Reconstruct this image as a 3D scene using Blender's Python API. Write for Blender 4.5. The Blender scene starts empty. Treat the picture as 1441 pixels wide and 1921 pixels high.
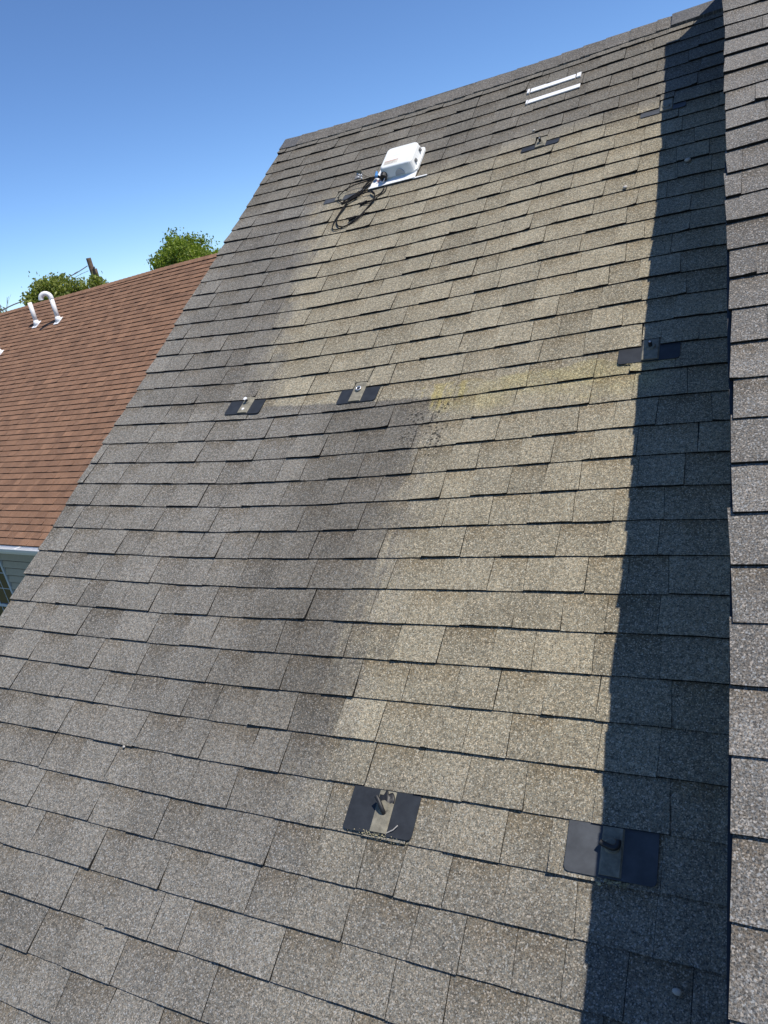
import bpy, bmesh, math, random
from mathutils import Vector, Matrix
S = bpy.context.scene
COL = S.collection
rnd = random.Random(7)
E = 0.143                      # one shingle exposure in metres: the unit of the roof frames
TH = math.radians(32.0)        # pitch of the grey roof
CAMZ = 6.0
sn, cs = math.sin(TH), math.cos(TH)
X_ = Vector((1, 0, 0)); V_ = Vector((0, cs, sn)); N_ = Vector((0, -sn, cs))

# ------------------------------------------------------------------ camera
cam = bpy.data.objects.new('camera', bpy.data.cameras.new('camera')); COL.objects.link(cam)
cam.data.sensor_fit = 'VERTICAL'; cam.data.sensor_height = 36.0
cam.data.lens = 1356.57 / 1921.0 * 36.0
cam.data.clip_start = 0.05; cam.data.clip_end = 3000
cx_ = Vector((0.88813791, -0.02402754, -0.45894851)); cv_ = Vector((0.24922151, -0.81386569, 0.52489169)); cn_ = Vector((-0.3861343, -0.58055605, -0.71683679))
cz_ = cv_ * sn + cn_ * cs; cy_ = cv_ * cs - cn_ * sn
# rows of C: camera right / down / forward in world axes
right = Vector((cx_.x, cy_.x, cz_.x)); down = Vector((cx_.y, cy_.y, cz_.y)); fwd = Vector((cx_.z, cy_.z, cz_.z))
R = Matrix((right, -down, -fwd)).transposed()
cam.matrix_world = Matrix.Translation((0, 0, CAMZ)) @ R.to_4x4()
S.camera = cam

# ------------------------------------------------------------------ sky, sun, exposure
SU, SV = 0.58, 0.60            # sun direction in the roof frame (along ridge, up slope) per unit of normal
sun_dir = (X_ * SU + V_ * SV + N_).normalized()
w = bpy.data.worlds.new('World'); S.world = w; w.use_nodes = True
wn = w.node_tree.nodes; wl = w.node_tree.links
sky = wn.new('ShaderNodeTexSky'); sky.sky_type = 'NISHITA'; sky.sun_disc = False
sky.sun_elevation = math.asin(sun_dir.z); sky.sun_rotation = math.atan2(sun_dir.x, sun_dir.y)
sky.air_density = 0.72; sky.dust_density = 0.0; sky.ozone_density = 10.0
wl.new(sky.outputs[0], wn['Background'].inputs[0]); wn['Background'].inputs[1].default_value = 0.15
sl = bpy.data.lights.new('sun', 'SUN'); sl.energy = 5.0; sl.angle = math.radians(0.5); sl.color = (1.0, 0.93, 0.83)
sun = bpy.data.objects.new('sun', sl); COL.objects.link(sun)
sun.rotation_euler = sun_dir.to_track_quat('Z', 'Y').to_euler(); sun.location = (20, 0, 40)
S.view_settings.view_transform = 'Standard'; S.view_settings.look = 'None'
S.view_settings.exposure = 0.12; S.view_settings.gamma = 1.0; S.view_settings.use_curve_mapping = False

# ------------------------------------------------------------------ helpers
def link(o, parent=None):
    COL.objects.link(o)
    if parent is not None:
        o.parent = parent
        o.matrix_parent_inverse = Matrix.Translation(-PLOC.get(parent.name, Vector((0, 0, 0))))
    return o
PLOC = {}
def tag(o, label=None, cat=None, group=None, kind=None):
    if label: o['label'] = label
    if cat: o['category'] = cat
    if group: o['group'] = group
    if kind: o['kind'] = kind
    return o
def thing(name, loc, label, cat, group=None):
    o = bpy.data.objects.new(name, None); o.empty_display_size = 0.1
    o.location = loc; COL.objects.link(o); PLOC[o.name] = Vector(loc)
    return tag(o, label, cat, group)
def mesh(name, verts, faces, mat, parent=None, smooth=False, uv=None, attrs=None, edge=None, edge_mat=None):
    me = bpy.data.meshes.new(name); me.from_pydata([tuple(v) for v in verts], [], faces)
    if mat: me.materials.append(mat)
    if edge_mat:
        me.materials.append(edge_mat); me.polygons.foreach_set('material_index', edge)
    if uv:
        lay = me.uv_layers.new(name='UVMap'); 
        flat = []
        for p in me.polygons:
            for vi in p.vertices: flat += uv[vi]
        lay.data.foreach_set('uv', flat)
    for k, vals in (attrs or {}).items():
        a = me.attributes.new(k, 'FLOAT', 'POINT'); a.data.foreach_set('value', vals)
    if smooth:
        me.polygons.foreach_set('use_smooth', [True] * len(me.polygons))
    me.update()
    return link(bpy.data.objects.new(name, me), parent)
def from_bm(name, bm, mat, parent=None, smooth=False):
    bmesh.ops.recalc_face_normals(bm, faces=bm.faces[:])
    me = bpy.data.meshes.new(name); bm.to_mesh(me); bm.free()
    if mat: me.materials.append(mat)
    if smooth: me.polygons.foreach_set('use_smooth', [True] * len(me.polygons))
    return link(bpy.data.objects.new(name, me), parent)
class MB:
    """collects shapes into one mesh"""
    def __init__(s): s.v = []; s.f = []
    def add(s, vs, fs):
        o = len(s.v); s.v += [Vector(p) for p in vs]; s.f += [tuple(i + o for i in q) for q in fs]; return s
    def hexa(s, p):            # 8 points: bottom ring then top ring
        return s.add(p, [(3, 2, 1, 0), (4, 5, 6, 7), (0, 1, 5, 4), (1, 2, 6, 5), (2, 3, 7, 6), (3, 0, 4, 7)])
    def box(s, x0, x1, y0, y1, z0, z1, M=None):
        p = [Vector(q) for q in ((x0, y0, z0), (x1, y0, z0), (x1, y1, z0), (x0, y1, z0), (x0, y0, z1), (x1, y0, z1), (x1, y1, z1), (x0, y1, z1))]
        return s.hexa([M(q) for q in p] if M else p)
    def tube(s, pts, r, n=8, cap=True):
        pts = [Vector(p) for p in pts]; rs = r if isinstance(r, (list, tuple)) else [r] * len(pts)
        o = len(s.v); ref = None
        for i, p in enumerate(pts):
            t = (pts[min(i + 1, len(pts) - 1)] - pts[max(i - 1, 0)]).normalized()
            if ref is None: ref = t.orthogonal().normalized()
            a = (ref - t * ref.dot(t)); a = a.normalized() if a.length > 1e-6 else t.orthogonal().normalized(); ref = a; b = t.cross(a)
            for k in range(n):
                q = 2 * math.pi * k / n; s.v.append(p + (a * math.cos(q) + b * math.sin(q)) * rs[i])
        for i in range(len(pts) - 1):
            for k in range(n):
                s.f.append((o + i * n + k, o + i * n + (k + 1) % n, o + (i + 1) * n + (k + 1) % n, o + (i + 1) * n + k))
        if cap:
            s.f.append(tuple(o + k for k in range(n))[::-1]); s.f.append(tuple(o + (len(pts) - 1) * n + k for k in range(n)))
        return s
    def build(s, name, mat, parent=None, smooth=False): return mesh(name, s.v, s.f, mat, parent, smooth)
def catmull(P, n=6):
    P = [Vector(p) for p in P]; out = []
    for i in range(len(P) - 1):
        a, b, c, d = P[max(i - 1, 0)], P[i], P[i + 1], P[min(i + 2, len(P) - 1)]
        for k in range(n):
            t = k / n
            out.append(0.5 * ((2 * b) + (c - a) * t + (2 * a - 5 * b + 4 * c - d) * t * t + (3 * b - a - 3 * c + d) * t ** 3))
    return out + [P[-1]]
def smoothstep(a, b, x):
    t = max(0, min(1, (x - a) / (b - a))); return t * t * (3 - 2 * t)
def interp(xs, ys, x):
    if x <= xs[0]: return ys[0]
    for i in range(len(xs) - 1):
        if x <= xs[i + 1]: return ys[i] + (ys[i + 1] - ys[i]) * (x - xs[i]) / (xs[i + 1] - xs[i])
    return ys[-1]

# ------------------------------------------------------------------ materials
class NT:
    def __init__(s, name):
        s.m = bpy.data.materials.new(name); s.m.use_nodes = True; s.t = s.m.node_tree
        s.b = s.t.nodes['Principled BSDF']
    def n(s, typ, **kw):
        o = s.t.nodes.new(typ)
        for k, v in kw.items(): setattr(o, k, v)
        return o
    def put(s, sock, val):
        if isinstance(val, bpy.types.NodeSocket): s.t.links.new(val, sock)
        else: sock.default_value = val
    def math(s, op, a, b=None, c=None, clamp=False):
        o = s.n('ShaderNodeMath', operation=op, use_clamp=clamp)
        for i, x in enumerate((a, b, c)):
            if x is not None: s.put(o.inputs[i], x)
        return o.outputs[0]
    def ss(s, a, b, x):
        o = s.n('ShaderNodeMapRange', interpolation_type='SMOOTHSTEP'); s.put(o.inputs[0], x); s.put(o.inputs[1], a); s.put(o.inputs[2], b)
        return o.outputs[0]
    def lin(s, x, a, b, c, d):
        o = s.n('ShaderNodeMapRange', clamp=True); s.put(o.inputs[0], x)
        for i, q in enumerate((a, b, c, d)): s.put(o.inputs[i + 1], q)
        return o.outputs[0]
    def mix(s, f, a, b, mode='MIX'):
        o = s.n('ShaderNodeMix', data_type='RGBA', blend_type=mode)
        s.put(o.inputs[0], f)
        for i, q in ((6, a), (7, b)):
            s.put(o.inputs[i], (*q, 1) if isinstance(q, tuple) and len(q) == 3 else q)
        return o.outputs[2]
    def noise(s, vec, scale, detail=2, rough=0.5, dist=0):
        o = s.n('ShaderNodeTexNoise'); s.put(o.inputs['Vector'], vec); o.inputs['Scale'].default_value = scale
        o.inputs['Detail'].default_value = detail; o.inputs['Roughness'].default_value = rough; o.inputs['Distortion'].default_value = dist
        return o.outputs['Fac']
    def vor(s, vec, scale, out='Distance'):
        o = s.n('ShaderNodeTexVoronoi'); s.put(o.inputs['Vector'], vec); o.inputs['Scale'].default_value = scale
        return o.outputs[out]
    def scale(s, col, f):
        return s.mix(1.0, col, s.grey(f), 'MULTIPLY')
    def grey(s, f):
        o = s.n('ShaderNodeCombineColor'); 
        for i in range(3): s.t.links.new(f, o.inputs[i])
        return o.outputs[0]
    def attr(s, name): return s.n('ShaderNodeAttribute', attribute_name=name).outputs['Fac']
    def bump(s, h, strength, dist):
        o = s.n('ShaderNodeBump'); o.inputs['Strength'].default_value = strength; o.inputs['Distance'].default_value = dist
        s.t.links.new(h, o.inputs['Height']); s.t.links.new(o.outputs[0], s.b.inputs['Normal'])
    def done(s, col, rough=0.9, spec=0.3, metal=0.0):
        s.put(s.b.inputs['Base Color'], (*col, 1) if isinstance(col, tuple) else col)
        s.put(s.b.inputs['Roughness'], rough); s.b.inputs['Specular IOR Level'].default_value = spec; s.b.inputs['Metallic'].default_value = metal
        return s.m

def shingle_material(name, dark, light, stains=False, gran=1.0, w3=0.24):
    q = NT(name)
    uvn = q.n('ShaderNodeUVMap', uv_map='UVMap').outputs[0]
    tone = q.attr('tone'); band = q.attr('band')
    col = q.mix(tone, dark, light)
    # broad weathering inside and across the pieces
    big = q.noise(uvn, 3.2, 4, 0.6)
    col = q.scale(col, q.lin(big, 0.3, 0.7, 0.86, 1.14))
    # long faint run-off streaks and dark scuffs
    sx = q.n('ShaderNodeMapping'); q.put(sx.inputs[0], uvn); sx.inputs[3].default_value = (9.0, 0.9, 1)
    col = q.scale(col, q.lin(q.noise(sx.outputs[0], 1.0, 4, 0.6), 0.3, 0.7, 0.88, 1.11))
    col = q.scale(col, q.lin(q.noise(uvn, 11, 5, 0.7), 0.27, 0.40, 0.72, 1.0))
    # printed shadow band on the thin pieces
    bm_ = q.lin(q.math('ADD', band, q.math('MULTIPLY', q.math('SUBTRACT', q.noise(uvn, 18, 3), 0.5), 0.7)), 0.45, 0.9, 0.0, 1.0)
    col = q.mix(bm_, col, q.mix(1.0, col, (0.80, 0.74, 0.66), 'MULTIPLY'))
    # granules of several sizes
    g1 = q.noise(uvn, 430, 2, 0.6); g2 = q.noise(uvn, 210, 2, 0.6); g3 = q.noise(uvn, 75, 1, 0.5)
    g = q.math('ADD', q.math('MULTIPLY', g1, 0.40), q.math('ADD', q.math('MULTIPLY', g2, 0.60 - w3), q.math('MULTIPLY', g3, w3)))
    gm = q.lin(g, 0.38, 0.62, 1 - 0.72 * gran, 1 + 0.84 * gran)
    col = q.scale(col, gm)
    # scattered pale granules
    vc = q.vor(uvn, 300, 'Color'); sp = q.n('ShaderNodeSeparateColor'); q.put(sp.inputs[0], vc)
    col = q.mix(q.math('MULTIPLY', q.math('GREATER_THAN', sp.outputs[0], 0.86), 0.55 * gran), col, (0.44, 0.42, 0.39))
    col = q.mix(q.math('MULTIPLY', q.math('LESS_THAN', sp.outputs[1], 0.14), 0.6 * gran), col, (0.05, 0.05, 0.05))
    col = q.mix(q.math('MULTIPLY', q.math('GREATER_THAN', sp.outputs[2], 0.68), 0.40 * gran), col, q.mix(1.0, col, (1.16, 1.02, 0.86), 'MULTIPLY'))
    col = q.mix(q.math('MULTIPLY', q.math('LESS_THAN', sp.outputs[2], 0.25), 0.5 * gran), col, q.mix(1.0, col, (0.82, 0.96, 1.12), 'MULTIPLY'))
    if stains:
        s = q.n('ShaderNodeSeparateXYZ'); q.put(s.inputs[0], uvn)
        U = q.math('MULTIPLY', s.outputs[0], 1 / E); V = q.math('MULTIPLY', s.outputs[1], 1 / E)
        nz = q.math('SUBTRACT', q.noise(uvn, 5.5, 4, 0.6), 0.5); nf = q.math('SUBTRACT', q.noise(uvn, 22, 3, 0.6), 0.5)
        Vn = q.math('ADD', V, q.math('MULTIPLY', nz, 1.6))
        Un = q.math('ADD', U, q.math('ADD', q.math('MULTIPLY', nz, 1.9), q.math('ADD', q.math('MULTIPLY', nf, 0.8), q.math('MULTIPLY', q.math('SUBTRACT', q.noise(sx.outputs[0], 2.6, 3, 0.6), 0.5), 2.2))))
        sel = q.ss(-19.3, -20.0, V)
        b1 = q.math('SUBTRACT', q.math('MULTIPLY', V, -0.14), 18.9)
        b1 = q.math('MINIMUM', b1, -16.2)
        Ub = q.math('ADD', q.math('MULTIPLY', b1, q.math('SUBTRACT', 1.0, sel)), q.math('MULTIPLY', -9.1, sel))
        d = q.math('SUBTRACT', Un, Ub)
        low = q.ss(-35.0, -29.5, Vn)
        inside = q.math('MULTIPLY', q.ss(-1.0, 1.0, d), q.math('MULTIPLY', q.ss(-4.6, -6.8, Vn), q.math('ADD', 0.15, q.math('MULTIPLY', low, 0.85))))
        col = q.mix(inside, col, q.mix(1.0, col, (1.42, 1.345, 1.12), 'MULTIPLY'))
        top = q.math('MULTIPLY', q.ss(-6.8, -4.8, Vn), 0.9)
        col = q.mix(top, col, q.mix(1.0, col, (0.83, 0.81, 0.77), 'MULTIPLY'))
        purp = q.math('MULTIPLY', q.math('MULTIPLY', q.ss(-6.5, -1.8, d), q.math('SUBTRACT', 1.0, q.ss(-0.8, 0.5, d))), q.math('MULTIPLY', q.ss(-6.0, -9.0, Vn), low))
        col = q.mix(q.math('MULTIPLY', purp, q.math('ADD', 0.55, q.math('MULTIPLY', sel, 0.4))), col, q.mix(1.0, col, (0.74, 0.725, 0.70), 'MULTIPLY'))
        # pale yellow lichen along the lower edge of the old panels
        yb = q.math('MULTIPLY', q.ss(-19.35, -19.6, Vn), q.ss(-20.9, -20.0, Vn))
        yb = q.math('MULTIPLY', yb, q.math('MULTIPLY', q.ss(-9.6, -8.6, U), q.ss(-1.7, -2.6, U)))
        yb = q.math('MULTIPLY', yb, q.lin(q.noise(uvn, 8, 4, 0.65), 0.36, 0.58, 0.25, 1.0))
        col = q.mix(yb, col, q.mix(1.0, col, (1.13, 1.11, 0.88), 'MULTIPLY'))
        ys = q.math('MULTIPLY', q.math('MULTIPLY', q.ss(-9.25, -9.0, Un), q.ss(-8.35, -8.7, Un)), q.math('MULTIPLY', q.ss(-19.2, -19.4, V), q.ss(-20.7, -20.2, Vn)))
        col = q.mix(q.math('MULTIPLY', ys, 0.9), col, q.mix(1.0, col, (1.20, 1.16, 0.80), 'MULTIPLY'))
        # black moss specks trailing down the old edge
        vd = q.math('ADD', q.vor(uvn, 62), q.math('MULTIPLY', nf, 0.25))
        region = q.math('MULTIPLY', q.math('MULTIPLY', q.ss(-1.3, -0.3, q.math('SUBTRACT', U, q.math('ADD', Ub, q.math('MULTIPLY', nz, 1.5)))), q.ss(1.25, 0.35, q.math('SUBTRACT', U, q.math('ADD', Ub, q.math('MULTIPLY', nz, 1.5))))), sel)
        fadev = q.math('ADD', q.math('MULTIPLY', q.ss(-24.6, -21.5, V), 0.8), q.math('MULTIPLY', q.math('MULTIPLY', q.ss(-33, -28, V), q.ss(-25, -27, V)), 0.35))
        thr = q.math('MULTIPLY', q.math('MULTIPLY', region, fadev), q.lin(q.noise(uvn, 11, 2), 0.4, 0.6, 0.22, 0.52))
        col = q.mix(q.math('MULTIPLY', q.math('LESS_THAN', vd, thr), 0.85), col, (0.022, 0.021, 0.018))
    q.bump(g, 0.9, 0.004)
    return q.done(col, 0.92, 0.25)

def plain(name, col, rough=0.6, spec=0.4, metal=0.0, var=0.12, scale=14, bump=0.0):
    q = NT(name); tc = q.n('ShaderNodeTexCoord').outputs['Object']
    c = q.scale(q.mix(0.0, col, col), q.lin(q.noise(tc, scale, 4, 0.6), 0.3, 0.7, 1 - var, 1 + var))
    if bump: q.bump(q.noise(tc, scale * 4, 3), 0.5, bump)
    return q.done(c, rough, spec, metal)

M = {}
M['grey'] = shingle_material('grey_shingle', (0.106, 0.101, 0.090), (0.196, 0.186, 0.163), stains=True)
M['grey_plain'] = shingle_material('grey_shingle_unstained', (0.092, 0.087, 0.079), (0.166, 0.157, 0.143), w3=0.06)
M['cap'] = shingle_material('ridge_cap_shingle', (0.080, 0.075, 0.068), (0.135, 0.126, 0.112), w3=0.12)
M['cap_dark'] = shingle_material('dark_cap_shingle', (0.075, 0.077, 0.082), (0.105, 0.107, 0.112), gran=0.6)
M['brown'] = shingle_material('brown_shingle', (0.150, 0.079, 0.046), (0.245, 0.133, 0.078), gran=0.5)
M['cut'] = plain('cut_asphalt_edge', (0.022, 0.021, 0.020), 0.95, 0.0, var=0.3, scale=60)
M['cut_brown'] = plain('cut_brown_edge', (0.05, 0.030, 0.024), 0.9, 0.15, var=0.3, scale=60)
M['felt'] = plain('roof_felt', (0.03, 0.03, 0.03), 0.95, 0.1)
M['white'] = plain('white_metal', (0.78, 0.79, 0.80), 0.45, 0.4, var=0.04)
M['plastic'] = plain('white_enclosure_plastic', (0.76, 0.78, 0.77), 0.42, 0.5, var=0.04, scale=9)
M['pvc'] = plain('white_pvc', (0.80, 0.80, 0.78), 0.4, 0.45, var=0.05)
M['slate'] = plain('dark_flashing_paint', (0.024, 0.028, 0.034), 0.5, 0.35, var=0.25, scale=22)
M['slate_dusty'] = plain('dusty_flashing_paint', (0.055, 0.062, 0.072), 0.6, 0.35, var=0.25, scale=22)
M['galv'] = plain('worn_galvanised', (0.20, 0.188, 0.148), 0.7, 0.3, 0.0, var=0.35, scale=40, bump=0.002)
M['steel'] = plain('bright_steel', (0.75, 0.75, 0.74), 0.3, 0.5, 0.8, var=0.1)
M['rubber'] = plain('black_rubber', (0.018, 0.019, 0.022), 0.5, 0.4, var=0.2)
M['cable'] = plain('black_cable', (0.007, 0.007, 0.008), 0.6, 0.15, var=0.2)
M['tape'] = plain('grey_tape', (0.16, 0.16, 0.16), 0.5, 0.4)
M['blue'] = plain('blue_nut', (0.06, 0.22, 0.50), 0.4, 0.4)
M['pink'] = plain('salmon_wire', (0.62, 0.33, 0.28), 0.5, 0.3)
M['label'] = plain('paper_label', (0.62, 0.60, 0.54), 0.6, 0.3, var=0.08)
M['ink'] = plain('red_ink', (0.48, 0.20, 0.13), 0.6, 0.3, var=0.3, scale=200)
M['inkgrey'] = plain('grey_ink', (0.45, 0.42, 0.38), 0.6, 0.3, var=0.3, scale=200)
M['stone'] = plain('pale_stone', (0.45, 0.43, 0.40), 0.9, 0.2, var=0.2)
M['crust'] = plain('pale_crust', (0.34, 0.31, 0.20), 0.95, 0.1, var=0.6, scale=60, bump=0.004)
M['siding'] = plain('grey_green_siding', (0.44, 0.385, 0.28), 0.6, 0.35, var=0.05)
M['lap_shade'] = plain('siding_lap_shade', (0.07, 0.065, 0.05), 0.9, 0.1)  # dark colour standing in for the shadow under each siding lap
M['frame'] = plain('window_frame_white', (0.55, 0.60, 0.64), 0.5, 0.4, var=0.04)
M['gutter'] = plain('gutter_inside', (0.36, 0.38, 0.40), 0.5, 0.4, var=0.08)
M['wood'] = plain('pole_wood', (0.17, 0.12, 0.085), 0.9, 0.2, var=0.35, scale=6)
M['bark'] = plain('bark', (0.10, 0.075, 0.055), 0.95, 0.1, var=0.35, scale=8)
M['wire'] = plain('wire', (0.10, 0.10, 0.11), 0.6, 0.3)
q = NT('window_glass'); M['glass'] = q.done((0.03, 0.035, 0.04), 0.06, 0.7)
def leaf_mat(name, a, b):
    q = NT(name); q.b.inputs['Subsurface Weight'].default_value = 0.0
    col = q.mix(q.attr('tone'), a, b)
    tr = q.n('ShaderNodeBsdfTranslucent'); q.put(tr.inputs[0], q.mix(1.0, col, (1.3, 1.5, 0.6), 'MULTIPLY'))
    mx = q.n('ShaderNodeMixShader'); mx.inputs[0].default_value = 0.32
    q.done(col, 0.5, 0.35)
    q.t.links.new(q.b.outputs[0], mx.inputs[1]); q.t.links.new(tr.outputs[0], mx.inputs[2])
    q.t.links.new(mx.outputs[0], q.t.nodes['Material Output'].inputs[0]); return q.m
M['leaf'] = leaf_mat('leaf_bright', (0.095, 0.140, 0.018), (0.28, 0.35, 0.05))
M['leaf2'] = leaf_mat('leaf_magnolia', (0.095, 0.125, 0.020), (0.33, 0.36, 0.09))
q = NT('lawn'); tc = q.n('ShaderNodeTexCoord').outputs['Object']
M['lawn'] = q.done(q.mix(q.noise(tc, 0.6, 5, 0.7), (0.05, 0.075, 0.02), (0.12, 0.12, 0.05)), 0.95, 0.1)

# ------------------------------------------------------------------ roof frames (u along the ridge, v up the slope, n off the surface)
V0, D0 = -35.3940064, 14.9159701
UG = [-23.2, -19.5, -16, -12.5, -9, -6, -3.2, -1.4, 0.4]; KG = [-2, 3, 8, 13, 18, 23, 28, 33, 38, 43]
HG = [[0.041, 0.097, 0.152, 0.193, 0.206, 0.304, 0.284, 0.221, 0.135, 0.046], [-0.038, -0.021, -0.022, -0.044, -0.027, 0.057, 0.073, 0.069, 0.039, 0.005], [-0.09, -0.093, -0.127, -0.195, -0.22, -0.152, -0.085, -0.065, -0.043, -0.033], [-0.093, -0.122, -0.148, -0.173, -0.219, -0.208, -0.105, -0.13, -0.102, -0.066], [-0.054, -0.077, -0.074, -0.073, -0.146, -0.148, -0.035, -0.093, -0.099, -0.079], [0.022, 0.017, 0.043, 0.056, -0.023, -0.052, 0.022, -0.032, -0.052, -0.054], [0.121, 0.087, 0.097, 0.128, 0.085, 0.045, 0.034, 0.02, 0.016, 0.003], [0.161, 0.127, 0.125, 0.134, 0.085, 0.059, 0.053, 0.071, 0.065, 0.054], [0.192, 0.168, 0.142, 0.1, 0.033, 0.011, 0.036, 0.094, 0.113, 0.115]]
DVG = [[0.002, 0.004, 0.008, 0.01, 0.012, 0.028, 0.025, 0.019, 0.009, 0.0], [-0.0, 0.0, -0.001, -0.005, -0.004, 0.006, 0.006, 0.011, 0.013, 0.011], [-0.002, -0.001, -0.005, -0.015, -0.02, -0.015, -0.013, -0.008, 0.017, 0.02], [-0.002, -0.003, -0.005, -0.009, -0.016, -0.017, -0.009, -0.032, 0.002, 0.019], [-0.002, -0.003, -0.001, -0.001, -0.01, -0.006, 0.008, -0.03, -0.007, 0.012], [-0.0, 0.001, 0.005, 0.007, -0.0, 0.005, 0.016, -0.012, -0.003, 0.008], [0.002, 0.001, 0.004, 0.008, 0.007, 0.012, 0.011, 0.006, 0.014, 0.008], [0.001, 0.0, 0.002, 0.005, 0.003, 0.012, 0.016, 0.013, 0.012, 0.007], [0.001, 0.001, 0.0, -0.002, -0.005, 0.0, 0.009, 0.018, 0.012, 0.004]]
def grid(G, u, k):
    u = min(max(u, UG[0]), UG[-1]); k = min(max(k, KG[0]), KG[-1])
    i = 0
    while i < len(UG) - 2 and u > UG[i + 1]: i += 1
    j = 0
    while j < len(KG) - 2 and k > KG[j + 1]: j += 1
    a = (u - UG[i]) / (UG[i + 1] - UG[i]); b = (k - KG[j]) / (KG[j + 1] - KG[j])
    return (G[i][j] * (1 - a) + G[i + 1][j] * a) * (1 - b) + (G[i][j + 1] * (1 - a) + G[i + 1][j + 1] * a) * b
ORG = Vector((0, 0, CAMZ)) - (V_ * V0 + N_ * D0) * E
def P0(u, v, n): return ORG + (X_ * u + V_ * v + N_ * n) * E
def LR(u, v, n=0.0):           # lower grey roof, with its sag
    return P0(u, v + grid(DVG, u, -v), n + grid(HG, u, -v))
UH, UV0, UU0 = 4.129, -8.80, -0.456
KU = [-2, 2, 5, 8, 11, 14, 17, 20, 23, 26, 29]
HR = [-0.275, -0.15, -0.123, -0.085, -0.022, 0.065, 0.169, 0.072, 0.09, 0.011, -0.059]
H1 = [-0.322, -0.174, -0.041, 0.046, 0.058, 0.091, 0.129, 0.133, 0.156, 0.135, 0.098]
KD = [-10] + KU; DU = [-0.32, -0.111, -0.079, -0.059, -0.026, 0.014, 0.04, 0.084, 0.095, 0.046, 0.042, 0.032]
def UR(u, v, n=0.0):           # upper grey roof
    k = UV0 - v; t = min(max((u - UU0) / 2.0, 0), 1)
    hr = interp(KU, HR, k); h1 = interp(KU, H1, k)
    return P0(u + interp(KD, DU, k) * (1 - t), v, UH + hr + (h1 - hr) * t + n)
PSI, TB, DB, VB0 = -0.08811048, 0.57459222, 43.61232491, 24.2163373
BU = Vector((math.cos(PSI), math.sin(PSI), 0)); BH = Vector((-math.sin(PSI), math.cos(PSI), 0)); BZ = Vector((0, 0, 1))
BV = BH * math.cos(TB) + BZ * math.sin(TB); BN = -BH * math.sin(TB) + BZ * math.cos(TB)
CAM = Vector((0, 0, CAMZ))
def BR(u, v, n=0.0): return CAM + (BU * u + BV * (v + VB0) + BN * (n - DB)) * E
def BW(u, h, z): return CAM + (BU * u + BH * h + BZ * z) * E     # brown house frame, horizontal/vertical

def to_px(p):
    q = p - CAM; z = q.dot(fwd)
    if z < 0.05: return None
    return 720.5 + 1356.57 * q.dot(right) / z, 960.5 + 1356.57 * q.dot(down) / z

# ------------------------------------------------------------------ shingles
def piece(surf, a, b, vb, th, r, thin, tone, vtop=1.12, jit=0.012, uo=0.0, seg=0.34):
    n = max(1, math.ceil((b - a) / seg)); sl0, sl1 = (.07 * math.sin(round((q_) * 20) * 37.13 + vb * 5.7) for q_ in (a, b))
    verts, uv, tn, bd = [], [], [], []
    rows = ((0.0, th), (0.5, th * 0.6 + 0.006), (vtop, 0.004))
    j0 = r.uniform(-jit, jit)
    jb = [j0 + r.uniform(-jit, jit) * 0.5 for _ in range(n + 1)]; jn = [r.uniform(0, th * 0.18) for _ in range(n + 1)]
    if r.random() < 0.22: jn[r.choice((0, n))] += r.uniform(.01, .045)
    for ri, (t, h) in enumerate(rows):
        for i in range(n + 1):
            s = i / n; u = a + (b - a) * s + (sl0 * (1 - s) + sl1 * s) * t * 0.6
            v = vb + t + (jb[i] if ri == 0 else 0)
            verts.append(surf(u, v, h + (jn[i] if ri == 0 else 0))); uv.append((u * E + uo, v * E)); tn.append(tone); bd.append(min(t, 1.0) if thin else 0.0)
    for i in range(n + 1):
        s = i / n; u = a + (b - a) * s
        verts.append(surf(u, vb + jb[i] + 0.01, -0.02)); uv.append((u * E + uo, vb * E - 0.004)); tn.append(tone); bd.append(0.0)
    m = n + 1; f = []
    for ri in range(2):
        for i in range(n): f.append((ri * m + i, ri * m + i + 1, (ri + 1) * m + i + 1, (ri + 1) * m + i))
    for i in range(n): f.append((3 * m + i, 3 * m + i + 1, i + 1, i))
    f.append((3 * m, 0, m, 2 * m)); f.append((3 * m + n, 2 * m + n, m + n, n))
    px = [to_px(verts[i]) for i in (0, n, 2 * m + n, 2 * m)]
    area = 0.0
    if all(px):
        mx = sum(p[0] for p in px) / 4; my = sum(p[1] for p in px) / 4
        if -30 < mx < 1471 and -30 < my < 1951:
            area = abs(sum(px[i][0] * px[(i + 1) % 4][1] - px[(i + 1) % 4][0] * px[i][1] for i in range(4))) / 2
        area *= 1.0
    return dict(v=verts, f=f, uv=uv, tone=tn, band=bd, e=[0] * (2 * n) + [1] * (n + 2), area=area, c=(mx, my) if all(px) else (-1e4, -1e4))
def joints(u0, u1, r, lo, hi, forced=()):
    xs = [u0]; stops = sorted([x for x in forced if u0 < x < u1]) + [u1]
    for s in stops:
        while s - xs[-1] > hi + lo * 0.6:
            xs.append(xs[-1] + r.uniform(lo, hi))
        xs.append(s)
    return xs
def emit(pieces, mat, parent, name='shingle'):
    for p in pieces:
        mesh(name, p['v'], p['f'], mat, parent, uv=p['uv'], attrs={'tone': p['tone'], 'band': p['band']}, edge=p['e'], edge_mat=M['cut_brown'] if mat is M['brown'] else M['cut'])
def emit_joined(pieces, mat, parent, name):
    v, f, uv, tn, bd, ed = [], [], [], [], [], []
    for p in pieces:
        o = len(v); v += p['v']; f += [tuple(i + o for i in q) for q in p['f']]; uv += p['uv']; tn += p['tone']; bd += p['band']; ed += p['e']
    if v: tag(mesh(name, v, f, mat, parent, uv=uv, attrs={'tone': tn, 'band': bd}, edge=ed, edge_mat=M['cut_brown'] if mat is M['brown'] else M['cut']), kind='stuff')

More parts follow.
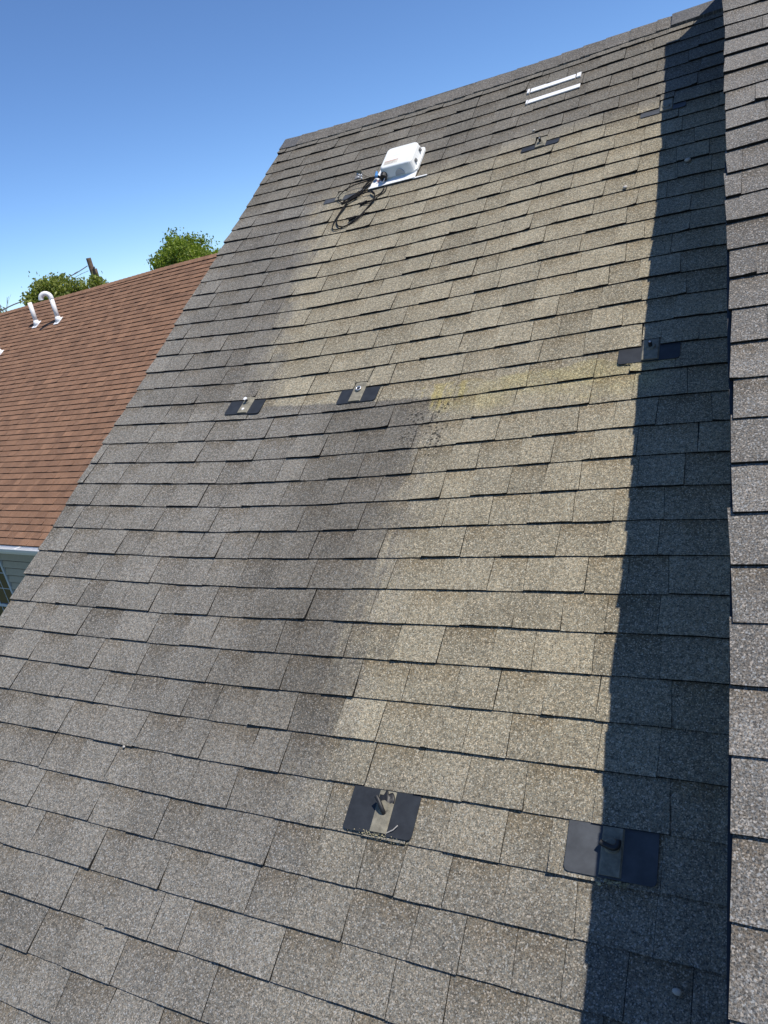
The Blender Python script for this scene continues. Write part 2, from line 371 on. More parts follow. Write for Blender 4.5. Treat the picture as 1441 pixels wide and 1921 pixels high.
# mounts on the lower roof: u0, u1, row (bottom course), visible depth, channel u range, channel top v, kind
MOUNTS = [
    (-17.86, -16.22, 7, 0.41, (-17.27, -16.83), -5.60, 'bare', 'grey flashing plate half hidden under the loose black cables'),
    (-8.30, -6.72, 7, 0.41, (-7.73, -7.28), -5.58, 'bolt', 'small dark flashing plate with bolt, below the two white metal strips'),
    (-3.60, -2.00, 7, 0.40, (-2.93, -2.45), -5.45, 'bare', 'topmost flashing plate cut by the shadow edge, high up near the ridge'),
    (-17.60, -16.06, 20, 0.77, (-17.02, -16.58), -18.86, 'washers', 'leftmost slate flashing plate with two white washers on its channel'),
    (-12.80, -11.26, 20, 0.74, (-12.33, -11.84), -18.74, 'ring', 'slate flashing plate with open shiny ring boss on its channel'),
    (-3.42, -1.78, 20, 0.67, (-2.80, -2.32), -18.74, 'bolt', 'slate flashing plate at the shadow edge halfway down the roof, lichen along its lower edge'),
    (-8.17, -6.52, 33, 0.94, (-7.52, -7.10), -32.03, 'hook', 'sunlit slate flashing plate with black rubber hook over crusty pale debris'),
    (-3.37, -1.73, 33, 0.93, (-2.74, -2.33), -32.03, 'hook_low', 'largest slate flashing plate, mostly in shadow near the bottom right'),
]
notches = {}
for u0, u1, row, vis, ch, ctop, kind, lab in MOUNTS:
    if ctop > -(row - 1) + 0.1: notches.setdefault(row - 1, []).append((ch[0] - 0.01, ch[1] + 0.01, ctop))

house = thing('grey_house', P0(-11, -44, -18), 'grey house with worn asphalt shingle roofs on two levels', 'house')
lower = []
for k in range(0, 43):
    r = random.Random(100 + k)
    nt = notches.get(k, [])
    forced = [x for a, b, c in nt for x in (a, b)]
    xs = joints(-22.93 + r.uniform(-.03, .03), -0.12, r, 0.85, 1.5, forced)
    if r.random() < 0.5: xs.insert(1, xs[0] + r.uniform(0.25, 0.6)) if xs[1] - xs[0] > 0.9 else None
    thick = r.random() < 0.5
    for a, b in zip(xs, xs[1:]):
        thick = not thick if r.random() < 0.85 else thick
        hit = next((c for x0, x1, c in nt if abs(a - x0) < 1e-6 and abs(b - x1) < 1e-6), None)
        th = r.uniform(.066, .084) if thick else r.uniform(.044, .056)
        tone = min(1, max(0, r.gauss(0.56, 0.11) if thick else r.gauss(0.48, 0.11)))
        if hit is not None:
            lower.append(piece(LR, a, b, hit, 0.07, r, False, tone, vtop=1.0 + (-k - hit)))
        else:
            g = r.uniform(0.003, 0.009)
            lower.append(piece(LR, a + g, b - g, -k, th, r, not thick, tone))
upper = []
for k in range(-9, 32):
    r = random.Random(400 + k)
    xs = joints(UU0 + r.uniform(-.035, .03), 9.0, r, 0.85, 1.6); thick = r.random() < 0.5
    if r.random() < 0.4: xs.insert(1, xs[0] + r.uniform(0.3, 0.7)) if xs[1] - xs[0] > 1.0 else None
    for a, b in zip(xs, xs[1:]):
        thick = not thick if r.random() < 0.85 else thick
        th = r.uniform(.066, .084) if thick else r.uniform(.044, .056)
        upper.append(piece(UR, a + .004, b - .004, UV0 - k, th, r, not thick, min(1, max(0, r.gauss(0.6, 0.15))), uo=20.0))
# the 300 pieces that show largest are parts, the rest one mesh per roof
for p in lower:
    if p['c'][0] > 1368: p['area'] = 0
allp = sorted(lower + upper, key=lambda p: -p['area']); big = set(id(p) for p in allp[:300])

def deck(surf, u0, u1, v0, v1, nu, nv, mat, name, parent, under=-0.9):
    vs, fs, uv = [], [], []
    for top in (True, False):
        for j in range(nv + 1):
            for i in range(nu + 1):
                u = u0 + (u1 - u0) * i / nu; v = v0 + (v1 - v0) * j / nv
                vs.append(surf(u, v, -0.035 if top else under)); uv.append((u * E, v * E))
    m = nu + 1; o = m * (nv + 1)
    for j in range(nv):
        for i in range(nu):
            q = (j * m + i, j * m + i + 1, (j + 1) * m + i + 1, (j + 1) * m + i)
            fs.append(q); fs.append(tuple(o + x for x in q[::-1]))
    for i in range(nu):
        fs.append((i + 1, i, o + i, o + i + 1)); t = nv * m; fs.append((t + i, t + i + 1, o + t + i + 1, o + t + i))
    for j in range(nv):
        a, b = j * m, (j + 1) * m; fs.append((a, b, o + b, o + a)); a, b = a + nu, b + nu; fs.append((b, a, o + a, o + b))
    return mesh(name, vs, fs, mat, parent, uv=uv, attrs={'tone': [.5] * len(vs), 'band': [0.] * len(vs)})
lroof = deck(LR, -22.80, -0.06, -43.0, 1.40, 24, 30, M['felt'], 'lower_roof', house)
uroof = deck(UR, UU0 + 0.03, 16.0, -41.5, 0.42, 14, 30, M['felt'], 'upper_roof', house)
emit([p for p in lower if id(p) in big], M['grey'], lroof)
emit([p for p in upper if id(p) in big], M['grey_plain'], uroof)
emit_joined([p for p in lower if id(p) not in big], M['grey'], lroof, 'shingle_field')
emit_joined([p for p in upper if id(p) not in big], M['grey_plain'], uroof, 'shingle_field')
# back slopes beyond the ridges
c2, s2 = math.cos(2 * TH), math.sin(2 * TH)
def back(u, t, va, na, n=0.0): return P0(u, va + c2 * t + s2 * n, na - s2 * t + c2 * n)
def slab(name, parent, ul0, ul1, ur, va, na, L, mat):
    vs = []
    for n in (-0.9, 0.0):
        for (t) in (0.02, L):
            vs += [back(ul0 if t < 1 else ul1, t, va, na, n), back(ur, t, va, na, n)]
    fs = [(0, 1, 3, 2), (4, 6, 7, 5), (0, 4, 5, 1), (2, 3, 7, 6), (0, 2, 6, 4), (1, 5, 7, 3)]
    return mesh(name, vs, fs, mat, parent, uv=[(v.x, v.y) for v in vs], attrs={'tone': [.5] * 8, 'band': [0.] * 8})
slab('back_slope', lroof, -22.85, -22.85, -0.06, 1.44, 0.03, 44, M['grey_plain'])
NA = UH - 0.275
slab('back_slope', uroof, UU0 - 0.32, UU0 + 1.5, 16.0, 0.52, NA, 42, M['grey_plain'])
# ridge caps, folded over the ridge
def ridge_cap(a, b, dark, lift, tone, tilt=0.04):
    vs, uv, f = [], [], []
    prof = [(0.40, None), (0.95, None), (1.46, None)]
    for i, u in enumerate((a, (a + b) / 2, b)):
        ln = lift + tilt * (1 - i / 2.0)
        pts = [LR(u, 0.40 + rnd.uniform(-.015, .015), 0.0), LR(u, 0.40, 0.07 + ln), LR(u, 0.95, 0.05 + ln), LR(u, 1.40, 0.055 + ln), LR(u, 1.52, 0.03 + ln)]
        h = grid(HG, u, -1.5)
        pts += [back(u, 0.12, 1.52, h + 0.02 + ln), back(u, 1.1, 1.52, h + 0.02 + ln)]
        vs += pts; uv += [(u * E, y * E) for y in (.39, .4, .95, 1.4, 1.52, 1.64, 2.6)]
    m = 7
    for i in range(2):
        for j in range(m - 1): f.append((i * m + j, (i + 1) * m + j, (i + 1) * m + j + 1, i * m + j + 1))
    f.append(tuple(range(m))); 
    o = mesh('ridge_cap', vs, f, M['cap_dark'] if dark else M['cap'], lroof, uv=uv, attrs={'tone': [tone] * len(vs), 'band': [0.] * len(vs)})
    return o
xs = [-22.98, -21.9]
while xs[-1] < -4.3: xs.append(xs[-1] + rnd.uniform(0.98, 1.12))
xs += [-2.75]
for i, (a, b) in enumerate(zip(xs, xs[1:])):
    ridge_cap(a, b + 0.1, i == 0, rnd.uniform(0, .012), rnd.uniform(.3, .7))
ridge_cap(-2.75, -0.1, True, 0.09, 0.6, 0.0)['label'] = 'newer dark slate ridge cap at the wall'
# walls that carry the roofs (left gable, step wall between the roofs, front and back)
mb = MB()
zb = 0.02
def wallprism(u0, u1, surf, ve, vr, na, L):
    pf = surf((u0 + u1) / 2, ve + 2.5, -0.95); ap = P0(0, vr, na - 1.1); yb = back(0, L - 2.5, vr, na, -0.95)
    x0, x1 = u0 * E, u1 * E
    prof = [(pf.y, zb), (pf.y, pf.z), (ap.y, ap.z), (yb.y, yb.z), (yb.y, zb)]
    vs = [Vector((x0, y, z)) for y, z in prof] + [Vector((x1, y, z)) for y, z in prof]
    fs = [(0, 1, 2, 3, 4), (9, 8, 7, 6, 5)] + [(i, i + 5, (i + 1) % 5 + 5, (i + 1) % 5) for i in range(5)]
    return MB().add(vs, fs)
wallprism(-22.2, -0.1, LR, -43, 1.45, 0.0, 44).build('wall', M['siding'], house)
wallprism(-0.04, 15.5, UR, -41.5, 0.5, NA, 42).build('wall', M['siding'], house)
# rake boards and a strip of metal drip edge showing past the shingles
mb = MB()
for j in range(12):
    va, vb = -38 + j * 1.75, -38 + (j + 1) * 1.75
    q0, q1 = UU0 - .035 + .012 * math.sin(j * 2.1), UU0 - .035 + .012 * math.sin((j + 1) * 2.1)
    mb.hexa([UR(q0, va, -.14), UR(UU0 + .1, va, -.14), UR(UU0 + .1, vb, -.14), UR(q1, vb, -.14), UR(q0, va, -.11), UR(UU0 + .1, va, -.11), UR(UU0 + .1, vb, -.11), UR(q1, vb, -.11)])
mb.build('drip_edge', M['slate'], uroof)
mb = MB()
for j in range(20):
    va, vb = -41.4 + j * 2.09, -41.4 + (j + 1) * 2.09
    mb.hexa([UR(UU0 + .06, va, -1.1), UR(UU0 + .20, va, -1.1), UR(UU0 + .20, vb, -1.1), UR(UU0 + .06, vb, -1.1), UR(UU0 + .06, va, -0.05), UR(UU0 + .20, va, -0.05), UR(UU0 + .20, vb, -0.05), UR(UU0 + .06, vb, -0.05)])
mb.build('rake_board', M['siding'], house)
mb = MB()
for j in range(20):
    va, vb = -42.5 + j * 2.2, -42.5 + (j + 1) * 2.2
    mb.hexa([LR(-22.74, va, -1.1), LR(-22.60, va, -1.1), LR(-22.60, vb, -1.1), LR(-22.74, vb, -1.1), LR(-22.74, va, -0.05), LR(-22.60, va, -0.05), LR(-22.60, vb, -0.05), LR(-22.74, vb, -0.05)])
mb.build('rake_board', M['siding'], house)

# ------------------------------------------------------------------ roof mounts
def mount(u0, u1, row, vis, ch, ctop, kind, lab):
    vt = -(row - 1)
    base = LR((u0 + u1) / 2, vt - vis, 0.03)
    t = thing('roof_mount', base, lab, 'flashing', 'flashing plates of removed panel mounts')
    pn = lambda v: 0.034 + 0.088 * (vt - v)
    # plate with rounded lower corners
    vb = vt - vis; rc = 0.09; out = [(u0, vt + 0.25)]
    out += [(u0, vb + rc), (u0 + rc * .3, vb + rc * .3), (u0 + rc, vb), (ch[0], vb), (ch[1], vb), (u1 - rc, vb), (u1 - rc * .3, vb + rc * .3), (u1, vb + rc), (u1, vt + 0.25)]
    n = len(out); vs = [LR(u, v, pn(v) - 0.016) for u, v in out] + [LR(u, v, pn(v) + 0.006) for u, v in out]
    fs = [tuple(range(n))[::-1], tuple(range(n, 2 * n))] + [(i, (i + 1) % n, (i + 1) % n + n, i + n) for i in range(n)]
    mesh('plate', vs, fs, M['slate_dusty'] if kind == 'bare' or kind == 'hook_low' else M['slate'], t)
    # raised channel
    ca, cb = ch; m = 6; vs, fs = [], []
    vlo, vhi = vb + 0.04, ctop + (0.35 if ctop > vt + .1 else 0.0)
    for i in range(m + 1):
        v = vlo + (vhi - vlo) * i / m; h = pn(v)
        vs += [LR(ca, v, h), LR(ca + .035, v, h + .045), LR((ca + cb) / 2, v, h + .05), LR(cb - .035, v, h + .045), LR(cb, v, h)]
    for i in range(m):
        for j in range(4): fs.append((i * 5 + j, i * 5 + j + 1, (i + 1) * 5 + j + 1, (i + 1) * 5 + j))
    fs.append((0, 4, 3, 2, 1))
    mesh('channel', vs, fs, M['galv'], t, smooth=False)
    um = (ca + cb) / 2; vm = vt - vis * 0.40 if kind in ('hook', 'hook_low') else vt - vis * 0.15
    hb = pn(vm) + 0.04
    ax = N_ * E
    def disc(u, v, n0, n1, r0, r1, k=16): return [LR(u, v, n0), LR(u, v, n1)], [r0 * E, r1 * E]
    p, r = disc(um, vm, hb - .02, hb + .05, .17, .12); MB().tube(p, r, 16).build('boss', M['galv'], t)
    if kind == 'washers':
        p, r = disc(um - .01, vm - .02, hb + .05, hb + .16, .05, .05); MB().tube(p, r, 10).build('bolt', M['rubber'], t)
        p, r = disc(um - .01, vm - .02, hb + .16, hb + .185, .075, .07); MB().tube(p, r, 14).build('washer', M['white'], t)
        p, r = disc(um - .02, vm - .42, hb + .03, hb + .055, .065, .05); MB().tube(p, r, 14).build('washer', M['white'], t)
    elif kind == 'bolt':
        p, r = disc(um, vm, hb + .05, hb + .19, .055, .05); MB().tube(p, r, 10).build('bolt', M['rubber'], t)
        p, r = disc(um, vm, hb + .19, hb + .21, .035, .03); MB().tube(p, r, 6).build('nut', M['steel'], t)
    elif kind == 'ring':
        ring = [LR(um + .03 + .085 * math.cos(a), vm - .02 + .085 * math.sin(a), hb + .07) for a in [2 * math.pi * i / 18 for i in range(19)]]
        MB().tube(ring, .024 * E, 8).build('ring', M['steel'], t, True)
        p, r = disc(um + .02, vm - .02, hb + .045, hb + .062, .07, .07); MB().tube(p, r, 14).build('dark_hole', M['rubber'], t)  # black disc paints the shade of the hole inside the ring
    elif kind in ('hook', 'hook_low'):
        if kind == 'hook':
            pts = [(um - .15, vm + .16, hb + .17), (um - .09, vm + .10, hb + .16), (um - .02, vm + .0, hb + .13), (um + .03, vm - .08, hb + .08), (um + .04, vm - .12, hb)]
        else:
            pts = [(um - .20, vm + .02, hb + .12), (um - .10, vm - .02, hb + .12), (um + .04, vm - .05, hb + .13), (um + .12, vm - .0, hb + .13), (um + .13, vm + .10, hb + .13)]
        pts = catmull([LR(*p_) for p_ in pts], 5)
        MB().tube(pts, .052 * E, 8).build('hook', M['rubber'], t, True)
        if kind == 'hook_low': return t
        # worn sealant collar round the hook
        bm = bmesh.new(); bmesh.ops.create_icosphere(bm, subdivisions=3, radius=1)
        for v_ in bm.verts:
            k_ = 1 + 0.22 * math.sin(7 * v_.co.x + 3 * v_.co.y) + rnd.uniform(-.12, .12)
            q_ = v_.co * k_; v_.co = LR(um + .02 + .16 * q_.x, vm + .12 + .22 * q_.y, hb - .02 + .05 * max(q_.z, -.3))
        from_bm('sealant', bm, M['rubber'], t, True)
    return t
for mnt in MOUNTS: mount(*mnt)

# crusty debris under the sunlit hook mount, pale twig, lichen edge
def lumps(name, spots, mat, label, cat):
    bm = bmesh.new()
    for (u, v, n, r_) in spots:
        res = bmesh.ops.create_icosphere(bm, subdivisions=1, radius=1)
        for v_ in res['verts']:
            c = v_.co * rnd.uniform(.75, 1.25); v_.co = LR(u + c.x * r_, v + c.y * r_ * .7, n + c.z * r_ * .5)
    o = from_bm(name, bm, mat); return tag(o, label, cat)
rr = random.Random(5)
sp = [(-7.62 + rr.gauss(.22, .22), -32.93 + rr.gauss(0, .025), .075 + rr.uniform(0, .05), rr.uniform(.008, .024)) for _ in range(170)]
sp += [(-7.2 + rr.uniform(-.4, .6), -33.0 + rr.gauss(0, .015), .05, rr.uniform(.006, .018)) for _ in range(110)]
lumps('debris', sp, M['crust'], 'pale crusty debris along the lower edge of the hook mount', 'debris')
tag(MB().tube([LR(-7.1, -32.88, .13), LR(-6.95, -32.80, .16), LR(-6.86, -32.70, .17)], .012 * E, 5).build('twig', M['stone']), 'thin pale twig lying across the crusty debris', 'twig')
sp = [(-2.42 + rr.uniform(-.35, .2), -32.97 + rr.gauss(0, .03), .07, rr.uniform(.015, .04)) for _ in range(40)]
lumps('debris', sp, M['crust'], 'dull crusty debris in the shadow below the largest flashing plate', 'debris')
sp = [(-3.2 + 1.3 * i / 40, -19.69 + rr.gauss(0, .006), .075 + rr.uniform(0, .012), rr.uniform(.010, .024)) for i in range(41)]
lumps('lichen', sp, M['crust'], 'thin pale lichen line along the lower edge of the shadow edge plate', 'lichen')
def pebble(u, v, r_, label):
    bm = bmesh.new(); bmesh.ops.create_icosphere(bm, subdivisions=2, radius=1)
    for v_ in bm.verts:
        c = v_.co * rnd.uniform(.9, 1.1); v_.co = LR(u + c.x * r_ * 1.2, v + c.y * r_, .07 + r_ * .5 + c.z * r_ * .6)
    tag(from_bm('pebble', bm, M['stone'], None, True), label, 'pebble', 'pebbles on the roof')
pebble(-1.83, -10.13, .085, 'pale pebble in the shadow high on the roof')
pebble(-1.35, -34.4, .06, 'pale pebble in the shadow near the bottom right corner')
pebble(-3.82, -10.9, .07, 'brownish pebble beside the shadow edge on sunlit shingles')
pebble(-15.3, -32.05, .035, 'white flake caught on a shingle edge at the lower left')
pebble(-7.95, -4.9, .05, 'dark speck of grit above the small bolted plate')

# ------------------------------------------------------------------ two white strips under the ridge
def strip(u0, u1, v0, v1, row, label, ends):
    t = thing('metal_strip', LR((u0 + u1) / 2, v0, .05), label, 'metal strip', 'white metal strips near the ridge')
    pn = lambda v: 0.05 + 0.055 * (-(row - 1) - v)
    def quadbox(a, b, lo, hi, n0, n1): return MB().hexa([LR(a, lo, pn(lo) + n0), LR(b, lo, pn(lo) + n0), LR(b, hi, pn(hi) + n0), LR(a, hi, pn(hi) + n0), LR(a, lo, pn(lo) + n1), LR(b, lo, pn(lo) + n1), LR(b, hi, pn(hi) + n1), LR(a, hi, pn(hi) + n1)])
    quadbox(u0, u1, v0, v1, -.015, .03).build('flat', M['white'], t)
    for a, b in ends: quadbox(a, b, v0 - .01, v1 + .01, -.02, .045).build('end_tab', M['white'], t)
strip(-8.62, -6.62, -1.36, -1.0, 2, 'upper white metal strip with tabs at both ends, tucked near the ridge', [(-8.78, -8.68), (-6.56, -6.38)])
strip(-8.60, -6.32, -2.32, -2.0, 3, 'lower white metal strip lying parallel under the other one', [(-8.70, -8.63)])

# ------------------------------------------------------------------ white junction box
jb = thing('junction_box', LR(-14.1, -5.0, .05), 'white plastic junction box on a white flashing plate near the ridge', 'junction box')
MB().hexa([LR(-15.55, -6.06, .085), LR(-13.20, -6.04, .085), LR(-13.20, -4.2, .09), LR(-15.2, -4.2, .09), LR(-15.55, -6.06, .115), LR(-13.20, -6.04, .115), LR(-13.20, -4.2, .12), LR(-15.2, -4.2, .12)]).build('flashing_plate', M['white'], jb)
MB().hexa([LR(-13.3, -6.06, .06), LR(-12.62, -6.05, .06), LR(-12.62, -5.98, .06), LR(-13.3, -5.98, .06), LR(-13.3, -6.06, .085), LR(-12.62, -6.05, .085), LR(-12.62, -5.98, .085), LR(-13.3, -5.98, .085)]).build('plate_lip', M['white'], jb)
def shell(bu0, bu1, bv0, bv1, n0, n1, inset, bev, name, mat, seg=3, corner=0.16):
    bm = bmesh.new(); res = bmesh.ops.create_cube(bm, size=1.0)
    for v_ in bm.verts:
        top = v_.co.z > 0; i = inset if top else 0
        v_.co = Vector((bu0 + i if v_.co.x < 0 else bu1 - i, bv0 + i if v_.co.y < 0 else bv1 - i, n1 if top else n0))
    vert_e = [e for e in bm.edges if abs(e.verts[0].co.z - e.verts[1].co.z) > (n1 - n0) * .5]
    bmesh.ops.bevel(bm, geom=vert_e, offset=corner, segments=4, affect='EDGES', profile=0.5)
    top_e = [e for e in bm.edges if all(abs(v_.co.z - n1) < 1e-4 for v_ in e.verts) and len(e.link_faces) == 2 and any(abs(f_.normal.z) < .9 for f_ in e.link_faces)]
    bm.normal_update()
    if bev: bmesh.ops.bevel(bm, geom=top_e, offset=bev, segments=seg, affect='EDGES', profile=0.5)
    for v_ in bm.verts: v_.co = LR(v_.co.x, v_.co.y, v_.co.z)
    return from_bm(name, bm, mat, jb, False)
shell(-15.02, -13.16, -5.62, -3.72, .10, .20, 0.0, 0, 'flange', M['plastic'], corner=.2)
shell(-14.96, -13.24, -5.66, -3.85, .20, .64, 0.09, .07, 'cover', M['plastic'], corner=.22)
# recess arch on the lower face, black entry hub, latches, label
arch = [(-13.95 + .23 * math.cos(a), .20 + .26 * math.sin(a)) for a in [math.pi * i / 12 for i in range(13)]]
vs = [LR(u, -5.675, n) for u, n in arch] + [LR(u, -5.61, n) for u, n in arch]; m = len(arch)
mesh('arch', vs, [tuple(range(m))] + [(i, i + 1, m + i + 1, m + i) for i in range(m - 1)], M['gutter'], jb)
MB().tube([LR(-14.74, -5.60, .34), LR(-14.74, -5.82, .31), LR(-14.74, -5.84, .31)], [.17 * E, .17 * E, .12 * E], 16).build('cable_hub', M['rubber'], jb)
for v in (-5.15, -4.30): MB().hexa([LR(-13.22, v - .07, .34), LR(-13.18, v - .07, .34), LR(-13.18, v + .07, .34), LR(-13.22, v + .07, .34), LR(-13.27, v - .07, .47), LR(-13.22, v - .07, .47), LR(-13.22, v + .07, .47), LR(-13.27, v + .07, .47)]).build('latch', M['tape'], jb)
def flat(name, u0, u1, v0, v1, n, mat, par): return MB().hexa([LR(a, b, c) for c in (n, n + .004) for a, b in ((u0, v0), (u1, v0), (u1, v1), (u0, v1))]).build(name, mat, par)
lb = flat('label', -14.74, -14.02, -5.38, -5.06, .6405, M['label'], jb)
lb['label'] = 'small printed label in red and grey'
for i, (a, b) in enumerate(((0, .66), (0, .52), (0, .6), (0, .46))):
    flat('print_line', -14.70 + a, -14.70 + b, -5.12 - i * .07, -5.085 - i * .07, .645, M['ink'] if i == 0 else M['inkgrey'], lb)
for i in range(3): flat('embossed_mark', -14.35 + .12 * i, -14.28 + .12 * i, -4.72, -4.62, .6405, M['plastic'], jb)
# loose cables
cb = thing('cable_coil', LR(-15.9, -7.2, .05), 'loose coil of black cables with a blue wire nut beside the white box', 'cable')
def cable(pts, r, n0=.10, lift=0, name='cable', mat='cable', seed=1):
    r_ = random.Random(seed); P = []
    for i, p in enumerate(pts):
        n = p[2] if len(p) > 2 else n0 + lift * r_.uniform(0, 1)
        P.append(LR(p[0], p[1], n))
    return MB().tube(catmull(P, 6), r * E, 7).build(name, M[mat], cb, True)
cable([(-14.74, -5.84, .31), (-15.19, -5.42, .25), (-15.6, -5.5, .2), (-15.9, -6.13, .16), (-16.29, -6.3), (-16.56, -6.53), (-16.74, -6.75)], .030)
cable([(-14.80, -5.84, .30), (-15.2, -5.37, .28), (-15.59, -5.55, .25), (-16.25, -5.54, .2), (-16.68, -5.66, .18), (-16.95, -5.9, .15), (-17.05, -6.18, .13), (-16.95, -6.5, .12), (-16.66, -6.73)], .024)
cable([(-14.74, -5.84, .28), (-15.26, -5.38, .2), (-15.45, -5.6, .2), (-15.5, -5.94, .18), (-16.04, -6.53, .15), (-16.38, -6.83, .13), (-16.44, -7.21, .12), (-16.56, -7.71), (-16.54, -8.16), (-16.37, -8.51), (-16.17, -8.65), (-15.92, -8.69), (-15.54, -8.34), (-15.29, -8.0), (-15.04, -7.51, .14), (-14.93, -7.07, .18), (-14.99, -6.72, .2), (-15.29, -6.35, .17)], .030)
cable([(-14.62, -6.2, .14), (-14.7, -6.61), (-14.92, -6.89, .14), (-14.91, -7.12, .15), (-15.01, -7.39), (-15.22, -8.02), (-15.5, -8.48), (-15.95, -8.68), (-16.33, -8.82), (-16.54, -8.72), (-16.64, -8.52), (-16.66, -8.08), (-16.56, -7.71, .14), (-16.40, -7.0, .16), (-16.0, -6.40, .18), (-15.5, -5.75, .2)], .026)
cable([(-15.02, -6.76, .2), (-15.24, -6.5, .18), (-15.61, -6.41, .17), (-15.91, -6.52, .16), (-16.34, -6.75, .14), (-16.48, -6.88)], .028)
cable([(-14.52, -6.2, .13), (-14.54, -6.62), (-14.78, -6.85), (-14.93, -7.15), (-15.11, -7.27), (-15.47, -7.16)], .020)
cable([(-15.3, -5.42, .24), (-15.62, -5.72, .22), (-15.95, -6.22, .18), (-16.3, -6.62, .14), (-16.7, -6.83, .1)], .032)
cable([(-15.37, -5.21, .16), (-15.8, -5.02, .12), (-16.22, -4.68, .12), (-16.45, -4.52, .12)], .010)
for u, v, n in ((-15.47, -7.14, .1), (-15.72, -8.2, .1), (-16.12, -6.64, .15)):
    MB().tube([LR(u - .16, v - .10, n), LR(u + .16, v + .10, n)], .055 * E, 8).build('connector', M['cable'], cb)
MB().tube([LR(-15.80, -6.08, .17), LR(-15.92, -6.2, .165)], .06 * E, 8).build('tape_wrap', M['tape'], cb)
MB().tube([LR(-15.20, -5.50, .30), LR(-15.22, -5.22, .36)], [.075 * E, .055 * E], 10).build('wire_nut', M['blue'], cb)
MB().tube(catmull([LR(-15.15, -5.72, .18), LR(-14.98, -5.66, .17), LR(-14.85, -5.60, .2)], 4), .03 * E, 7).build('wire', M['pink'], cb)
MB().tube(catmull([LR(-14.9, -5.9, .25), LR(-14.78, -5.95, .2), LR(-14.68, -5.86, .28), LR(-14.66, -5.7, .36)], 4), .022 * E, 7).build('wire', M['steel'], cb)
# small metal bracket left of the box
bk = thing('metal_bracket', LR(-16.45, -4.55, .05), 'small grey metal bracket with bright screw heads left of the white box', 'bracket')
MB().hexa([LR(a, b, c) for c in (.05, .12) for a, b in ((-16.62, -4.85), (-16.30, -4.85), (-16.30, -4.42), (-16.62, -4.42))]).build('plate', M['tape'], bk)
MB().hexa([LR(a, b, c) for c in (.12, .30) for a, b in ((-16.60, -4.48), (-16.32, -4.48), (-16.32, -4.44), (-16.60, -4.44))]).build('flange', M['galv'], bk)
for u, v in ((-16.55, -4.5), (-16.42, -4.62), (-16.28, -4.7), (-16.4, -4.82), (-16.2, -4.95)):
    MB().tube([LR(u, v, .1), LR(u, v, .17)], .035 * E, 8).build('screw', M['white'], bk)

# ------------------------------------------------------------------ brown house
bh = thing('brown_house', BW(-95, 70, -41.9), 'neighbouring house with reddish brown shingle roof and grey siding', 'house')
RX, RY = [-135.07, -119.2, -104.9, -92.0, -78.7], [49.78, 50.75, 51.45, 51.85, 52.10]
def jr(u): return interp(RX, RY, u)
def BS(u, v, n=0.0): return BR(u, v, n - (0.10 * math.sin(u * 0.13) * math.sin(v * 0.09)))
broof = deck(BS, -165, -30, -0.02, 49.4, 27, 10, M['felt'], 'roof', bh, under=-1.2)
bp = []
for j in range(0, 52):
    r = random.Random(900 + j); xs = joints(-150 + r.uniform(0, 2), -52, r, 0.9, 2.2); thick = True
    for a, b in zip(xs, xs[1:]):
        if j + 0.9 > jr((a + b) / 2): continue
        thick = not thick if r.random() < 0.8 else thick
        th = r.uniform(.11, .13) if thick else r.uniform(.085, .10)
        p = piece(BS, a + .003, b - .003, j, th, r, False, min(1, max(0, r.gauss(0.5, 0.2))), vtop=1.1, seg=2.5)
        x, y = p['c']
        # hidden behind the grey roof's rake
        if x > 527.6 - 0.5878 * (y - 289.4) + 6: p['area'] = 0
        bp.append(p)
bp.sort(key=lambda p: -p['area'])
emit(bp[:300], M['brown'], broof); emit_joined(bp[300:], M['brown'], broof, 'shingle_field')
# ridge caps and back slope
cb2, sb2 = math.cos(2 * TB), math.sin(2 * TB)
u = -150.0
while u < -55:
    b = u + 1.1; vs, uv = [], []
    for uu, l in ((u, .08), (b + .06, .02)):
        t = jr(uu)
        for q in (BS(uu, t - 1.05, 0.03), BS(uu, t - 1.05, 0.12 + l), BS(uu, t - .1, 0.12 + l), BS(uu, t, .06 + l),): vs.append(q); uv.append((uu * E, q.z))
        vs.append(BS(uu, t, .06 + l) + (BH * math.cos(TB) - BZ * math.sin(TB)) * 1.1 * E); uv.append((uu * E, t * E + .2))
    fs = [(k, k + 5, k + 6, k + 1) for k in range(4)] + [(0, 1, 2, 3, 4)]
    mesh('ridge_cap', vs, fs, M['brown'], broof, uv=uv, attrs={'tone': [rnd.uniform(.3, .7)] * 10, 'band': [0.] * 10})
    u = b
bd = (BH * math.cos(TB) - BZ * math.sin(TB)) * E
vs = []
for uu in (-165, -135, -119, -105, -92, -79, -30):
    t = BS(uu, jr(uu) - .02, 0.02); vs += [t, t + bd * 50, t - BZ * 1.0 * E, t + bd * 50 - BZ * 1.0 * E]
fs = []
for i in range(6):
    o = i * 4; fs += [(o, o + 4, o + 5, o + 1), (o + 2, o + 3, o + 7, o + 6), (o + 1, o + 5, o + 7, o + 3)]
fs += [(0, 1, 3, 2), (24, 26, 27, 25)]
mesh('back_slope', vs, fs, M['brown'], broof, uv=[(p.x, p.y) for p in vs], attrs={'tone': [.5] * len(vs), 'band': [0.] * len(vs)})
us_ = [-165 + 135 * i / 60 for i in range(61)]
mesh('roof_top', [BS(a, b, -0.06) for b_ in (0, 1) for a in us_ for b in ((49.3,) if b_ == 0 else (jr(a) - .5,))], [(i, i + 1, i + 62, i + 61) for i in range(60)], M['felt'], broof)
